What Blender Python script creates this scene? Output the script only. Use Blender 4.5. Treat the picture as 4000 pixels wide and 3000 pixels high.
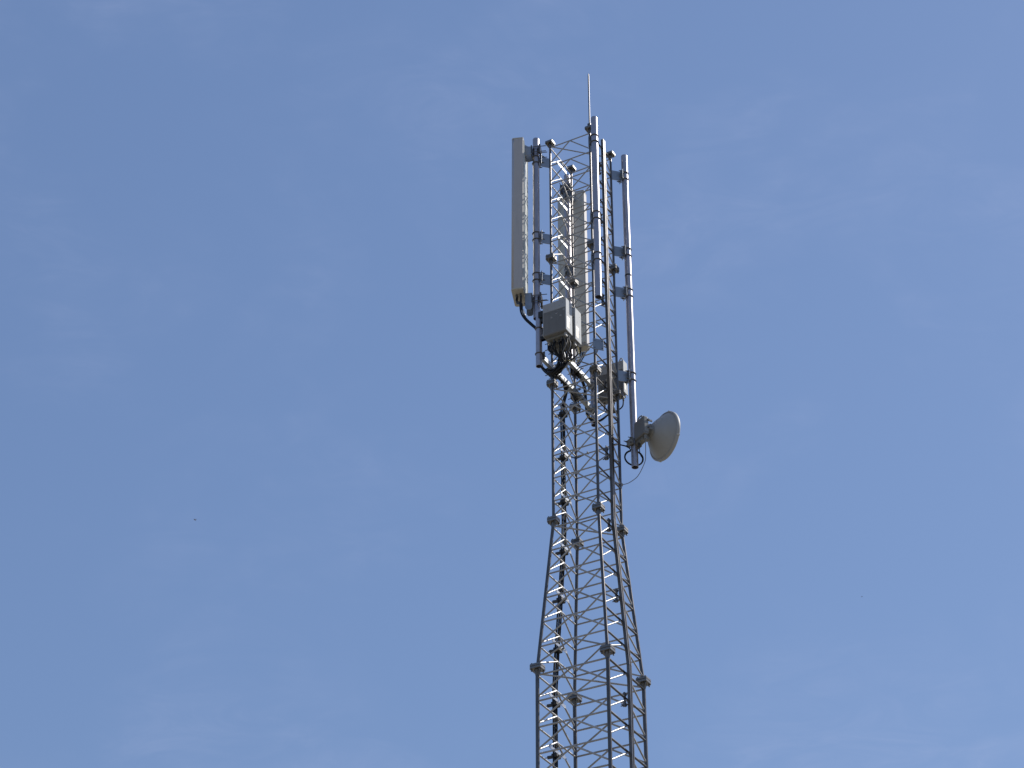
import bpy, bmesh, math, random
from mathutils import Vector, Matrix

R = math.radians
random.seed(7)
scene = bpy.context.scene
col = scene.collection
for o in list(bpy.data.objects):
    bpy.data.objects.remove(o)

# ------------------------------------------------------------------ camera
EYE = Vector((0.0, 0.0, 1.45))
cam_d = bpy.data.cameras.new('camera')
cam = bpy.data.objects.new('camera', cam_d)
col.objects.link(cam)
cam_d.sensor_width = 36.0
cam_d.lens = 8304.3 / 4000.0 * 36.0
cam_d.clip_start = 0.1
cam_d.clip_end = 20000.0
cam.matrix_world = Matrix.Translation(EYE) @ Matrix.Rotation(R(90 + 34.58), 4, 'X') @ Matrix.Rotation(0.0038, 4, 'Z')
scene.camera = cam
scene.render.resolution_x = 1024
scene.render.resolution_y = 768

# ------------------------------------------------------------------ sky and sun
SUN_AZ, SUN_EL = 24.0, 44.0           # azimuth counted from +X towards +Y (+Y is away from the camera)
sun_dir = Vector((math.cos(R(SUN_EL)) * math.cos(R(SUN_AZ)), math.cos(R(SUN_EL)) * math.sin(R(SUN_AZ)), math.sin(R(SUN_EL))))
world = bpy.data.worlds.new('World')
scene.world = world
world.use_nodes = True
wn, wl = world.node_tree.nodes, world.node_tree.links
wn.clear()
w_out = wn.new('ShaderNodeOutputWorld')
w_bg = wn.new('ShaderNodeBackground')
sky = wn.new('ShaderNodeTexSky')
sky.sky_type = 'NISHITA'
sky.sun_disc = False
sky.sun_elevation = R(SUN_EL)
sky.sun_rotation = R(90.0 - SUN_AZ)
sky.altitude = 200.0
sky.air_density = 1.3
sky.dust_density = 0.7
sky.ozone_density = 3.2
# thin high haze over the whole sky, and faint fibrous cirrus in it, both driven by the viewing direction only
def wmath(op, x, y):
    n = wn.new('ShaderNodeMath'); n.operation = op
    for i, q in enumerate((x, y)):
        if isinstance(q, (int, float)):
            n.inputs[i].default_value = q
        else:
            wl.new(q, n.inputs[i])
    if op == 'MULTIPLY_ADD':
        n.inputs[2].default_value = 0.15
    return n.outputs[0]
tc = wn.new('ShaderNodeTexCoord')
def wnoise(scale, rot, nscale, detail, rough, dist, lo, hi):
    mp = wn.new('ShaderNodeMapping')
    mp.inputs['Scale'].default_value = scale
    mp.inputs['Rotation'].default_value = rot
    nz = wn.new('ShaderNodeTexNoise')
    nz.inputs['Scale'].default_value = nscale
    nz.inputs['Detail'].default_value = detail
    nz.inputs['Roughness'].default_value = rough
    nz.inputs['Distortion'].default_value = dist
    mr = wn.new('ShaderNodeMapRange')
    mr.interpolation_type = 'SMOOTHSTEP'
    mr.inputs['From Min'].default_value = lo
    mr.inputs['From Max'].default_value = hi
    wl.new(tc.outputs['Generated'], mp.inputs['Vector'])
    wl.new(mp.outputs['Vector'], nz.inputs['Vector'])
    wl.new(nz.outputs['Fac'], mr.inputs['Value'])
    return mr.outputs['Result']
patches = wnoise((6, 6, 8), (0.2, 0.4, 0.9), 1.3, 4.0, 0.55, 0.4, 0.42, 0.72)
fibres = wnoise((9, 22, 30), (0.35, 0.55, 0.7), 1.8, 9.0, 0.62, 1.1, 0.34, 0.80)
wisp = wmath('MULTIPLY', wmath('MULTIPLY', patches, wmath('MULTIPLY_ADD', fibres, 0.85)), 0.19)
veil = wn.new('ShaderNodeMix'); veil.data_type = 'RGBA'
veil.inputs['Factor'].default_value = 0.42
veil.inputs['B'].default_value = (1.72, 2.75, 5.05, 1.0)
mixc = wn.new('ShaderNodeMix'); mixc.data_type = 'RGBA'
mixc.inputs['B'].default_value = (4.2, 4.9, 6.8, 1.0)
wl.new(sky.outputs['Color'], veil.inputs['A'])
wl.new(veil.outputs['Result'], mixc.inputs['A'])
wl.new(wisp, mixc.inputs['Factor'])
# camera white balance: slightly towards violet
wb = wn.new('ShaderNodeVectorMath'); wb.operation = 'MULTIPLY'
wb.inputs[1].default_value = (1.0, 0.99, 1.045)
wl.new(mixc.outputs['Result'], wb.inputs[0])
wl.new(wb.outputs['Vector'], w_bg.inputs['Color'])
w_bg.inputs['Strength'].default_value = 0.108
wl.new(w_bg.outputs['Background'], w_out.inputs['Surface'])

sun_l = bpy.data.lights.new('sun', 'SUN')
sun_l.energy = 5.0
sun_l.angle = R(0.53)
sun_l.color = (1.0, 0.95, 0.88)
sun_o = bpy.data.objects.new('sun', sun_l)
sun_o.rotation_euler = (-sun_dir).to_track_quat('-Z', 'Y').to_euler()
sun_o.location = (30, 30, 60)
col.objects.link(sun_o)

scene.view_settings.view_transform = 'Standard'
scene.view_settings.look = 'None'
scene.view_settings.exposure = 0.0
scene.view_settings.gamma = 1.0

# ------------------------------------------------------------------ materials
def mat(name, base, rough=0.5, metal=0.0, var=0.0, scale=6.0, rvar=0.0, spec=0.5, grime=None, streak=False, bump=0.0):
    """procedural material: base colour broken up by world-space noise, uneven gloss, optional dirt patches"""
    m = bpy.data.materials.new(name)
    m.use_nodes = True
    nt = m.node_tree
    bs = nt.nodes['Principled BSDF']
    bs.inputs['Base Color'].default_value = (*base, 1)
    bs.inputs['Roughness'].default_value = rough
    bs.inputs['Metallic'].default_value = metal
    bs.inputs['Specular IOR Level'].default_value = spec
    geo = nt.nodes.new('ShaderNodeNewGeometry')
    nz = nt.nodes.new('ShaderNodeTexNoise')
    nz.inputs['Scale'].default_value = scale
    nz.inputs['Detail'].default_value = 6.0
    nz.inputs['Roughness'].default_value = 0.65
    nt.links.new(geo.outputs['Position'], nz.inputs['Vector'])
    oi = nt.nodes.new('ShaderNodeObjectInfo')
    if var > 0:
        add = nt.nodes.new('ShaderNodeMath'); add.operation = 'MULTIPLY_ADD'
        add.inputs[1].default_value = 0.35
        nt.links.new(oi.outputs['Random'], add.inputs[0])
        nt.links.new(nz.outputs['Fac'], add.inputs[2])
        mr = nt.nodes.new('ShaderNodeMapRange')
        mr.inputs['From Min'].default_value = 0.35
        mr.inputs['From Max'].default_value = 1.0
        mr.inputs['To Min'].default_value = 1.0 - var
        mr.inputs['To Max'].default_value = 1.0 + var
        nt.links.new(add.outputs[0], mr.inputs['Value'])
        mul = nt.nodes.new('ShaderNodeVectorMath'); mul.operation = 'SCALE'
        mul.inputs[0].default_value = base
        nt.links.new(mr.outputs['Result'], mul.inputs['Scale'])
        src = mul.outputs['Vector']
        if grime:
            n2 = nt.nodes.new('ShaderNodeTexNoise')
            n2.inputs['Scale'].default_value = scale * 2.3
            n2.inputs['Detail'].default_value = 5.0
            n2.inputs['Roughness'].default_value = 0.7
            if streak:                       # dirt washed down: stretched along the vertical
                mpz = nt.nodes.new('ShaderNodeMapping')
                mpz.inputs['Scale'].default_value = (2.2, 2.2, 0.16)
                nt.links.new(geo.outputs['Position'], mpz.inputs['Vector'])
                nt.links.new(mpz.outputs['Vector'], n2.inputs['Vector'])
            else:
                nt.links.new(geo.outputs['Position'], n2.inputs['Vector'])
            r2 = nt.nodes.new('ShaderNodeMapRange')
            r2.inputs['From Min'].default_value = 0.52
            r2.inputs['From Max'].default_value = 0.72
            r2.inputs['To Max'].default_value = grime[1]
            nt.links.new(n2.outputs['Fac'], r2.inputs['Value'])
            mx = nt.nodes.new('ShaderNodeMix'); mx.data_type = 'RGBA'
            mx.inputs['B'].default_value = (*grime[0], 1)
            nt.links.new(r2.outputs['Result'], mx.inputs['Factor'])
            nt.links.new(src, mx.inputs['A'])
            src = mx.outputs['Result']
        nt.links.new(src, bs.inputs['Base Color'])
    if rvar > 0:
        m3 = nt.nodes.new('ShaderNodeMapRange')
        m3.inputs['From Min'].default_value = 0.3
        m3.inputs['From Max'].default_value = 0.7
        m3.inputs['To Min'].default_value = rough - rvar
        m3.inputs['To Max'].default_value = rough + rvar
        nt.links.new(nz.outputs['Fac'], m3.inputs['Value'])
        nt.links.new(m3.outputs['Result'], bs.inputs['Roughness'])
    if bump > 0:
        n4 = nt.nodes.new('ShaderNodeTexNoise')
        n4.inputs['Scale'].default_value = scale * 9
        n4.inputs['Detail'].default_value = 3.0
        nt.links.new(geo.outputs['Position'], n4.inputs['Vector'])
        bp = nt.nodes.new('ShaderNodeBump')
        bp.inputs['Strength'].default_value = bump
        bp.inputs['Distance'].default_value = 0.003
        nt.links.new(n4.outputs['Fac'], bp.inputs['Height'])
        nt.links.new(bp.outputs['Normal'], bs.inputs['Normal'])
    return m

M = {}
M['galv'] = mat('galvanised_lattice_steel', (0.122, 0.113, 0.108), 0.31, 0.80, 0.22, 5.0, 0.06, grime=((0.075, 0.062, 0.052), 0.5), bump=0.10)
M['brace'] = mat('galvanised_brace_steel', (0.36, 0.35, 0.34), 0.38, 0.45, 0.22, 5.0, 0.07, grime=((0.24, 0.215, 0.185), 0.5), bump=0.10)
M['flange'] = mat('galvanised_flange_steel', (0.2, 0.192, 0.182), 0.33, 0.80, 0.22, 9.0, 0.06, grime=((0.125, 0.105, 0.08), 0.5), bump=0.12)
M['pipe'] = mat('galvanised_pipe', (0.41, 0.38, 0.395), 0.37, 0.85, 0.16, 7.0, 0.06, grime=((0.20, 0.19, 0.185), 0.35), bump=0.10)
M['plate'] = mat('galvanised_plate', (0.30, 0.315, 0.33), 0.38, 0.75, 0.18, 14.0, 0.06, grime=((0.20, 0.19, 0.18), 0.35), bump=0.12)
M['bar'] = mat('bright_zinc_bar', (0.46, 0.47, 0.48), 0.30, 0.80, 0.12, 14.0, 0.04)
M['bolt'] = mat('bolt_steel', (0.14, 0.135, 0.13), 0.45, 0.8, 0.2, 20.0)
M['rod'] = mat('lightning_rod_metal', (0.22, 0.21, 0.21), 0.42, 0.5, 0.1, 8.0)
M['rail'] = mat('rail_steel', (0.15, 0.14, 0.132), 0.30, 0.80, 0.15, 6.0, 0.05, grime=((0.12, 0.095, 0.08), 0.4))
M['radome'] = mat('radome_plastic', (0.43, 0.408, 0.398), 0.55, 0.0, 0.05, 4.0, grime=((0.295, 0.27, 0.255), 0.35), streak=True)
M['radomeback'] = mat('antenna_back_sheet', (0.55, 0.565, 0.53), 0.42, 0.2, 0.06, 5.0, grime=((0.39, 0.39, 0.355), 0.35), streak=True)
M['cap'] = mat('antenna_end_cap', (0.45, 0.425, 0.365), 0.6, 0.0, 0.07, 12.0, grime=((0.31, 0.275, 0.215), 0.4))
M['rru'] = mat('radio_paint', (0.33, 0.325, 0.32), 0.50, 0.0, 0.05, 9.0, grime=((0.21, 0.2, 0.19), 0.35), streak=True)
M['rrucover'] = mat('radio_cover', (0.4, 0.42, 0.44), 0.68, 0.0, 0.05, 9.0, spec=0.25, grime=((0.24, 0.235, 0.23), 0.3), streak=True)
M['underside'] = mat('cast_aluminium', (0.22, 0.215, 0.2), 0.55, 0.35, 0.12, 18.0, grime=((0.14, 0.12, 0.095), 0.5))
M['dish'] = mat('dish_paint', (0.33, 0.33, 0.325), 0.55, 0.0, 0.05, 7.0, grime=((0.27, 0.255, 0.23), 0.4), streak=True)
M['odu'] = mat('dish_radio_paint', (0.15, 0.15, 0.152), 0.55, 0.0, 0.06, 9.0)
M['black'] = mat('black_cable_jacket', (0.010, 0.010, 0.011), 0.48, 0.0, 0.2, 12.0, spec=0.22)
M['greycable'] = mat('grey_cable_jacket', (0.16, 0.16, 0.17), 0.45, 0.0, 0.15, 12.0)
M['yellow'] = mat('yellow_earth_jacket', (0.45, 0.33, 0.05), 0.5, 0.0, 0.1, 12.0)
M['rubber'] = mat('black_rubber', (0.03, 0.03, 0.032), 0.6, 0.0, 0.2, 12.0)
M['dark'] = mat('dark_grey_clamp', (0.07, 0.07, 0.075), 0.6, 0.1, 0.2, 12.0)
M['white'] = mat('white_sticker', (0.78, 0.78, 0.77), 0.5, 0.0, 0.03, 30.0)
M['cream'] = mat('cream_sticker', (0.70, 0.62, 0.50), 0.5, 0.0, 0.03, 30.0)
M['stripe'] = mat('dark_sticker', (0.05, 0.035, 0.05), 0.5, 0.0, 0.1, 30.0)
M['tape'] = mat('white_cable_tape', (0.62, 0.62, 0.60), 0.5, 0.0, 0.1, 30.0)
M['concrete'] = mat('concrete', (0.36, 0.35, 0.33), 0.85, 0.0, 0.15, 2.5, grime=((0.24, 0.22, 0.19), 0.5), bump=0.4)
M['soil'] = mat('dry_ground', (0.2, 0.18, 0.14), 0.95, 0.0, 0.25, 0.35, grime=((0.1, 0.105, 0.055), 0.7), bump=0.4)
M['feather'] = mat('brown_feathers', (0.3, 0.25, 0.21), 0.8, 0.0, 0.3, 30.0)
M['darkfeather'] = mat('dark_feathers', (0.1, 0.095, 0.1), 0.8, 0.0, 0.3, 30.0)

# ------------------------------------------------------------------ helpers
WM = {}           # world matrix of everything built, so that children keep their place

def link(name, data, W=None, parent=None):
    o = bpy.data.objects.new(name, data)
    col.objects.link(o)
    W = W if W is not None else Matrix.Identity(4)
    WM[o.name] = W
    if parent is not None:
        o.parent = parent
        o.matrix_basis = WM[parent.name].inverted() @ W
    else:
        o.matrix_basis = W
    return o

def empty(name, loc, label, cat, group=None):
    o = link(name, None, Matrix.Translation(Vector(loc)))
    o.empty_display_size = 0.1
    return tag(o, label, cat, group)

def tag(o, label, cat, group=None):
    o['label'] = label
    o['category'] = cat
    if group:
        o['group'] = group
    return o

def mesh_from(name, verts, faces, m, smooth=None):
    me = bpy.data.meshes.new(name)
    me.from_pydata([tuple(v) for v in verts], [], faces)
    if smooth is not None:
        for p in me.polygons:
            p.use_smooth = smooth if isinstance(smooth, bool) else smooth(p)
    me.materials.append(M[m])
    me.update()
    return me

def frame(o, x, y, z):
    m = Matrix.Identity(4)
    for i, v in enumerate((x, y, z)):
        v = Vector(v)
        m[0][i], m[1][i], m[2][i] = v
    m[0][3], m[1][3], m[2][3] = o
    return m

_cyl = {}
def cyl_mesh(m, n=12, taper=1.0):
    k = (m, n, taper)
    if k not in _cyl:
        v, f = [], []
        for i in range(n):
            t = 2 * math.pi * i / n
            v.append((math.cos(t), math.sin(t), 0))
        for i in range(n):
            t = 2 * math.pi * i / n
            v.append((math.cos(t) * taper, math.sin(t) * taper, 1))
        for i in range(n):
            j = (i + 1) % n
            f.append((i, j, n + j, n + i))
        v += v[:2 * n]
        f.append(tuple(range(3 * n - 1, 2 * n - 1, -1)))
        f.append(tuple(range(3 * n, 4 * n)))
        _cyl[k] = mesh_from('rod_' + m, v, f, m, lambda p: len(p.vertices) == 4)
    return _cyl[k]

def aim(p, q):
    z = (Vector(q) - Vector(p))
    L = z.length
    z.normalize()
    h = Vector((0, 0, 1)) if abs(z.z) < 0.95 else Vector((1, 0, 0))
    x = h.cross(z).normalized()
    y = z.cross(x)
    return x, y, z, L

def rod(name, p, q, r, m, parent=None, n=12, taper=1.0):
    x, y, z, L = aim(p, q)
    W = frame(Vector(p), x * r, y * r, z * L)
    return link(name, cyl_mesh(m, n, taper), W, parent)

def box_mesh(name, dims, m, bevel=0.0, seg=2):
    bm = bmesh.new()
    bmesh.ops.create_cube(bm, size=1.0)
    for v in bm.verts:
        v.co = Vector((v.co.x * dims[0], v.co.y * dims[1], v.co.z * dims[2]))
    if bevel > 0:
        bmesh.ops.bevel(bm, geom=bm.edges[:], offset=bevel, segments=seg, affect='EDGES', profile=0.6)
    me = bpy.data.meshes.new(name)
    bm.to_mesh(me)
    bm.free()
    me.materials.append(M[m])
    return me

def box(name, c, axes, dims, m, parent=None, bevel=0.0, seg=2):
    return link(name, box_mesh(name, dims, m, bevel, seg), frame(Vector(c), *axes), parent)

def prism(name, pts, depth, o, x, y, m, parent=None, bevel=0.0):
    """polygon pts (in the x,y axes about o) extruded both ways by depth/2 along x cross y"""
    x, y = Vector(x), Vector(y)
    z = x.cross(y)
    n = len(pts)
    bm = bmesh.new()
    lo = [bm.verts.new((p[0], p[1], -depth / 2)) for p in pts]
    hi = [bm.verts.new((p[0], p[1], depth / 2)) for p in pts]
    bm.faces.new(lo[::-1])
    bm.faces.new(hi)
    for i in range(n):
        j = (i + 1) % n
        bm.faces.new((lo[i], lo[j], hi[j], hi[i]))
    bmesh.ops.recalc_face_normals(bm, faces=bm.faces)
    if bevel > 0:
        bmesh.ops.bevel(bm, geom=bm.edges[:], offset=bevel, segments=1, affect='EDGES')
    me = bpy.data.meshes.new(name)
    bm.to_mesh(me)
    bm.free()
    me.materials.append(M[m])
    return link(name, me, frame(Vector(o), x, y, z), parent)

def catmull(pts, k=6):
    P = [Vector(p) for p in pts]
    if len(P) < 3:
        return P
    P = [P[0] * 2 - P[1]] + P + [P[-1] * 2 - P[-2]]
    out = []
    for i in range(1, len(P) - 2):
        a, b, c, d = P[i - 1:i + 3]
        for s in range(k):
            t = s / k
            out.append(0.5 * ((2 * b) + (c - a) * t + (2 * a - 5 * b + 4 * c - d) * t * t + (3 * b - a - 3 * c + d) * t ** 3))
    out.append(P[-2])
    return out

def tube_geo(pts, r, n=8, closed=False):
    pts = [Vector(p) for p in pts]
    N = len(pts)
    v, f = [], []
    tan = []
    for i in range(N):
        a = pts[(i - 1) % N] if (closed or i > 0) else pts[0]
        b = pts[(i + 1) % N] if (closed or i < N - 1) else pts[-1]
        d = (b - a)
        tan.append(d.normalized() if d.length > 1e-9 else Vector((0, 0, 1)))
    h = Vector((0, 0, 1)) if abs(tan[0].z) < 0.9 else Vector((1, 0, 0))
    x = (h - tan[0] * h.dot(tan[0])).normalized()
    for i in range(N):
        x = (x - tan[i] * x.dot(tan[i])).normalized()
        y = tan[i].cross(x)
        for k in range(n):
            t = 2 * math.pi * k / n
            v.append(pts[i] + (x * math.cos(t) + y * math.sin(t)) * r)
    for i in range(N if closed else N - 1):
        i2 = (i + 1) % N
        for k in range(n):
            k2 = (k + 1) % n
            f.append((i * n + k, i * n + k2, i2 * n + k2, i2 * n + k))
    if not closed:
        m0 = len(v)
        v += v[:n] + v[(N - 1) * n:N * n]
        f.append(tuple(range(m0 + n - 1, m0 - 1, -1)))
        f.append(tuple(m0 + n + k for k in range(n)))
    return v, f

def tube(name, pts, r, m, parent=None, n=8, k=6, closed=False, raw=False):
    P = [Vector(p) for p in pts] if raw else catmull(pts, k)
    o = P[0].copy()
    v, f = tube_geo([p - o for p in P], r, n, closed)
    return link(name, mesh_from(name, v, f, m, lambda p: len(p.vertices) == 4), Matrix.Translation(o), parent)

def hollow_pipe(name, p, q, r, wall, m, parent=None, n=28):
    x, y, z, L = aim(p, q)
    v, f = [], []
    ring = ((r, 0), (r, L), (r - wall, L), (r - wall, 0))
    for s in range(4):
        for rr, zz in (ring[s], ring[(s + 1) % 4]):
            for i in range(n):
                t = 2 * math.pi * i / n
                v.append((math.cos(t) * rr, math.sin(t) * rr, zz))
        b0 = s * 2 * n
        for i in range(n):
            j = (i + 1) % n
            f.append((b0 + i, b0 + j, b0 + n + j, b0 + n + i))
    me = mesh_from(name, v, f, m)
    for idx, pl in enumerate(me.polygons):
        pl.use_smooth = (idx // n) in (0, 2)
    return link(name, me, frame(Vector(p), x, y, z), parent)

def lathe(name, prof, o, axis, m, parent=None, n=48):
    """profile of (radius, distance along axis)"""
    x, y, z, L = aim(o, Vector(o) + Vector(axis))
    v, f = [], []
    for (r, d) in prof:
        for i in range(n):
            t = 2 * math.pi * i / n
            v.append((math.cos(t) * r, math.sin(t) * r, d))
    for s in range(len(prof) - 1):
        for i in range(n):
            j = (i + 1) % n
            f.append((s * n + i, s * n + j, (s + 1) * n + j, (s + 1) * n + i))
    me = mesh_from(name, v, f, m, True)
    return link(name, me, frame(Vector(o), x, y, z), parent)

# ------------------------------------------------------------------ tower frame
# local axes: ea and eb run along the faces of the square mast, z is up; the origin is the mast's foot
TX, TY = 0.922, 22.121
TA = R(-29.569)
ea = Vector((math.cos(TA), math.sin(TA), 0))
eb = Vector((-math.sin(TA), math.cos(TA), 0))
ez = Vector((0, 0, 1))
def P3(a, b, z):
    return Vector((TX, TY, 0)) + ea * a + eb * b + ez * z
def D3(a, b, z=0.0):
    return ea * a + eb * b + ez * z

HW, HW5 = 0.3048, 0.4534                     # half widths of the slim upper and the wide lower mast
Z4 = 14.6125
LV = {i: Z4 + (4 - i) * 2.0 for i in range(1, 12)}
def half(z):
    if z >= LV[4]:
        return HW
    if z >= LV[5]:
        return HW + (HW5 - HW) * (LV[4] - z) / 2.0
    return HW5
SG = {'L': (-1, -1), 'M': (1, -1), 'R': (1, 1), 'B': (-1, 1)}
FACES = [('L', 'M'), ('M', 'R'), ('R', 'B'), ('B', 'L')]
Q = math.sqrt(0.5)

# ------------------------------------------------------------------ ground and footing
gv, gf = [], []
rings = [0, 4, 8, 14, 24, 40, 80, 200, 600, 2000, 6000]
ns = 48
rnd = random.Random(3)
gv.append((0, 0, 0))
for ri in rings[1:]:
    for k in range(ns):
        t = 2 * math.pi * k / ns
        zz = (rnd.random() - 0.5) * min(0.10, ri * 0.003) if ri > 4 else 0.0
        gv.append((math.cos(t) * ri, math.sin(t) * ri, zz))
for k in range(ns):
    gf.append((0, 1 + k, 1 + (k + 1) % ns))
for s in range(len(rings) - 2):
    for k in range(ns):
        a0 = 1 + s * ns + k
        a1 = 1 + s * ns + (k + 1) % ns
        gf.append((a0, a0 + ns, a1 + ns, a1))
g = link('ground', mesh_from('ground', gv, gf, 'soil', True), Matrix.Translation((TX, TY, 0)))
g['kind'] = 'structure'

foot = empty('concrete_footing', P3(0, 0, 0), 'grey concrete footing block under the lattice mast', 'footing')
box('slab', P3(0, 0, 0.10), (ea, eb, ez), (2.6, 2.6, 0.30), 'concrete', foot, 0.02)
for k, (sa, sb) in SG.items():
    box('pedestal', P3(sa * HW5, sb * HW5, 0.411), (ea, eb, ez), (0.36, 0.36, 0.318), 'concrete', foot, 0.015)

# ------------------------------------------------------------------ lattice mast
tower = empty('lattice_tower', P3(0, 0, 0.57), 'tall square galvanised steel lattice mast with a tapered waist', 'tower')
PH = 0.3257                                  # height of one lattice panel
D0 = 0.085                                   # first horizontal below each flange
LEG_R = {1: 0.0155, 2: 0.0160, 3: 0.0180, 4: 0.0200, 5: 0.0230}
BR_R = {1: 0.0082, 2: 0.0084, 3: 0.0088, 4: 0.0101, 5: 0.0110}

def legpt(k, z):
    h = half(z)
    return P3(SG[k][0] * h, SG[k][1] * h, z)

def panel_rods(sec):
    """(kind, start, end, radius) of the lacing of one two-metre section"""
    out = []
    zt = LV[sec]
    for i in range(6):
        zh = zt - D0 - i * PH
        zl = zh - PH + 0.052 if i < 5 else LV[sec + 1] + 0.075
        for (p, q) in FACES:
            A, B = legpt(p, zh), legpt(q, zh)
            mid = (A + B) / 2
            r = BR_R[sec]
            step = {p, q} in ({'M', 'R'},)
            out.append(('horizontal_brace', A, B, r * (1.25 if step else 1.0)))
            out.append(('diagonal_brace', mid, legpt(p, zl), r))
            out.append(('diagonal_brace', mid, legpt(q, zl), r))
    out.append(('cross_tie', legpt('L', zt - D0 + 0.022), legpt('R', zt - D0 + 0.022), BR_R[sec]))
    return out

for sec in range(1, 6):
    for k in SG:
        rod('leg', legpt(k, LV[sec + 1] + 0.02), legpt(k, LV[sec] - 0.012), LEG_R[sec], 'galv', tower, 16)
        p = legpt(k, LV[sec] - 0.012)
        d = (legpt(k, LV[sec] - 0.1) - legpt(k, LV[sec] - 0.02)).normalized()
        rod('leg_collar', p, p + d * 0.075, LEG_R[sec] * 1.75, 'galv', tower, 14, 0.58)
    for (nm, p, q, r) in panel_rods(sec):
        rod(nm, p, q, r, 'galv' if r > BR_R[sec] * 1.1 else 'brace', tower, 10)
# the part below the picture, down to the footing: one piece per section
for sec in range(6, 11):
    v, f = [], []
    o = P3(0, 0, LV[sec])
    rods = [(p, q, r) for (nm, p, q, r) in (lambda s: [(a_, b_, c_, d_) for (a_, b_, c_, d_) in s])([
        ('x', P3(*((SG[k1][0] * HW5, SG[k1][1] * HW5, LV[sec] - D0 - i * PH))), P3(SG[k2][0] * HW5, SG[k2][1] * HW5, LV[sec] - D0 - i * PH), BR_R[5])
        for i in range(6) for (k1, k2) in FACES])]
    for i in range(6):
        for (k1, k2) in FACES:
            zh = LV[sec] - D0 - i * PH
            zl = zh - PH + 0.052 if i < 5 else LV[sec] - 1.925
            A = P3(SG[k1][0] * HW5, SG[k1][1] * HW5, zh)
            B = P3(SG[k2][0] * HW5, SG[k2][1] * HW5, zh)
            rods.append(((A + B) / 2, P3(SG[k1][0] * HW5, SG[k1][1] * HW5, zl), BR_R[5]))
            rods.append(((A + B) / 2, P3(SG[k2][0] * HW5, SG[k2][1] * HW5, zl), BR_R[5]))
    for k in SG:
        rods.append((P3(SG[k][0] * HW5, SG[k][1] * HW5, LV[sec] + 0.02), P3(SG[k][0] * HW5, SG[k][1] * HW5, LV[sec] - 1.98 - (0.06 if sec == 10 else 0)), LEG_R[5]))
    for (p, q, r) in rods:
        vv, ff = tube_geo([p - o, q - o], r, 6)
        b0 = len(v)
        v += vv
        f += [tuple(i + b0 for i in fc) for fc in ff]
    lo = link('lower_lattice', mesh_from('lower_lattice', v, f, 'galv', lambda p: len(p.vertices) == 4), Matrix.Translation(o), tower)
    lo['kind'] = 'stuff'

# bolted flanges
def flange_mesh(s, two):
    c = s * 0.12
    h = s / 2
    oct_ = [(-h + c, -h), (h - c * 0.35, -h), (h, -h + c * 0.35), (h, h - c), (h - c, h), (-h + c * 0.35, h), (-h, h - c * 0.35), (-h, -h + c)]
    layers = [(-0.032, -0.002), (0.002, 0.030)] if two else [(-0.034, 0.0)]
    bm = bmesh.new()
    for (z0, z1) in layers:
        lo = [bm.verts.new((x, y, z0)) for x, y in oct_]
        hi = [bm.verts.new((x, y, z1)) for x, y in oct_]
        bm.faces.new(lo[::-1])
        bm.faces.new(hi)
        for i in range(8):
            j = (i + 1) % 8
            bm.faces.new((lo[i], lo[j], hi[j], hi[i]))
    bmesh.ops.bevel(bm, geom=bm.edges[:], offset=0.0025, segments=1, affect='EDGES')
    me = bpy.data.meshes.new('flange')
    bm.to_mesh(me)
    bm.free()
    me.materials.append(M['flange'])
    return me

for lv in range(1, 6):
    s = {1: 0.112, 2: 0.120, 3: 0.122, 4: 0.130, 5: 0.146}[lv]
    fm = flange_mesh(s, lv > 1)
    for k in SG:
        c = legpt(k, LV[lv] + 0.012)
        fl = link('flange', fm, frame(c, ea, eb, ez), tower)
        for (x, y) in ((-1, -1), (1, -1), (1, 1), (-1, 1)):
            pb = c + ea * x * s * 0.34 + eb * y * s * 0.34
            if lv > 1:
                rod('bolt', pb - ez * 0.058, pb + ez * 0.046, 0.0095, 'bolt', fl, 6)
            else:
                rod('bolt', pb - ez * 0.050, pb - ez * 0.020, 0.0085, 'bolt', fl, 6)

# brackets that hold the stand-off pipes: radial web, end plate, two U-bolts
PIPE_R = 0.0445
PD = 0.200
def pipe_axis(k, z):
    return P3(SG[k][0] * (HW + PD * Q), SG[k][1] * (HW + PD * Q), z)
BRZ = [20.25, 18.935, 18.26, 16.92]

def u_bolt(name, c, d, t, r, parent, m='bolt', leg=0.05, rr=0.0065):
    """U-bolt round a vertical pipe at c; d points away from the plate, t sideways"""
    pts = [c - d * (r + leg) + t * r]
    for i in range(0, 13):
        a = math.pi * i / 12
        pts.append(c + t * (r * math.cos(a)) + d * (r * math.sin(a)))
    pts.append(c - d * (r + leg) - t * r)
    return tube(name, pts, rr, m, parent, 8, raw=True)

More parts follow.
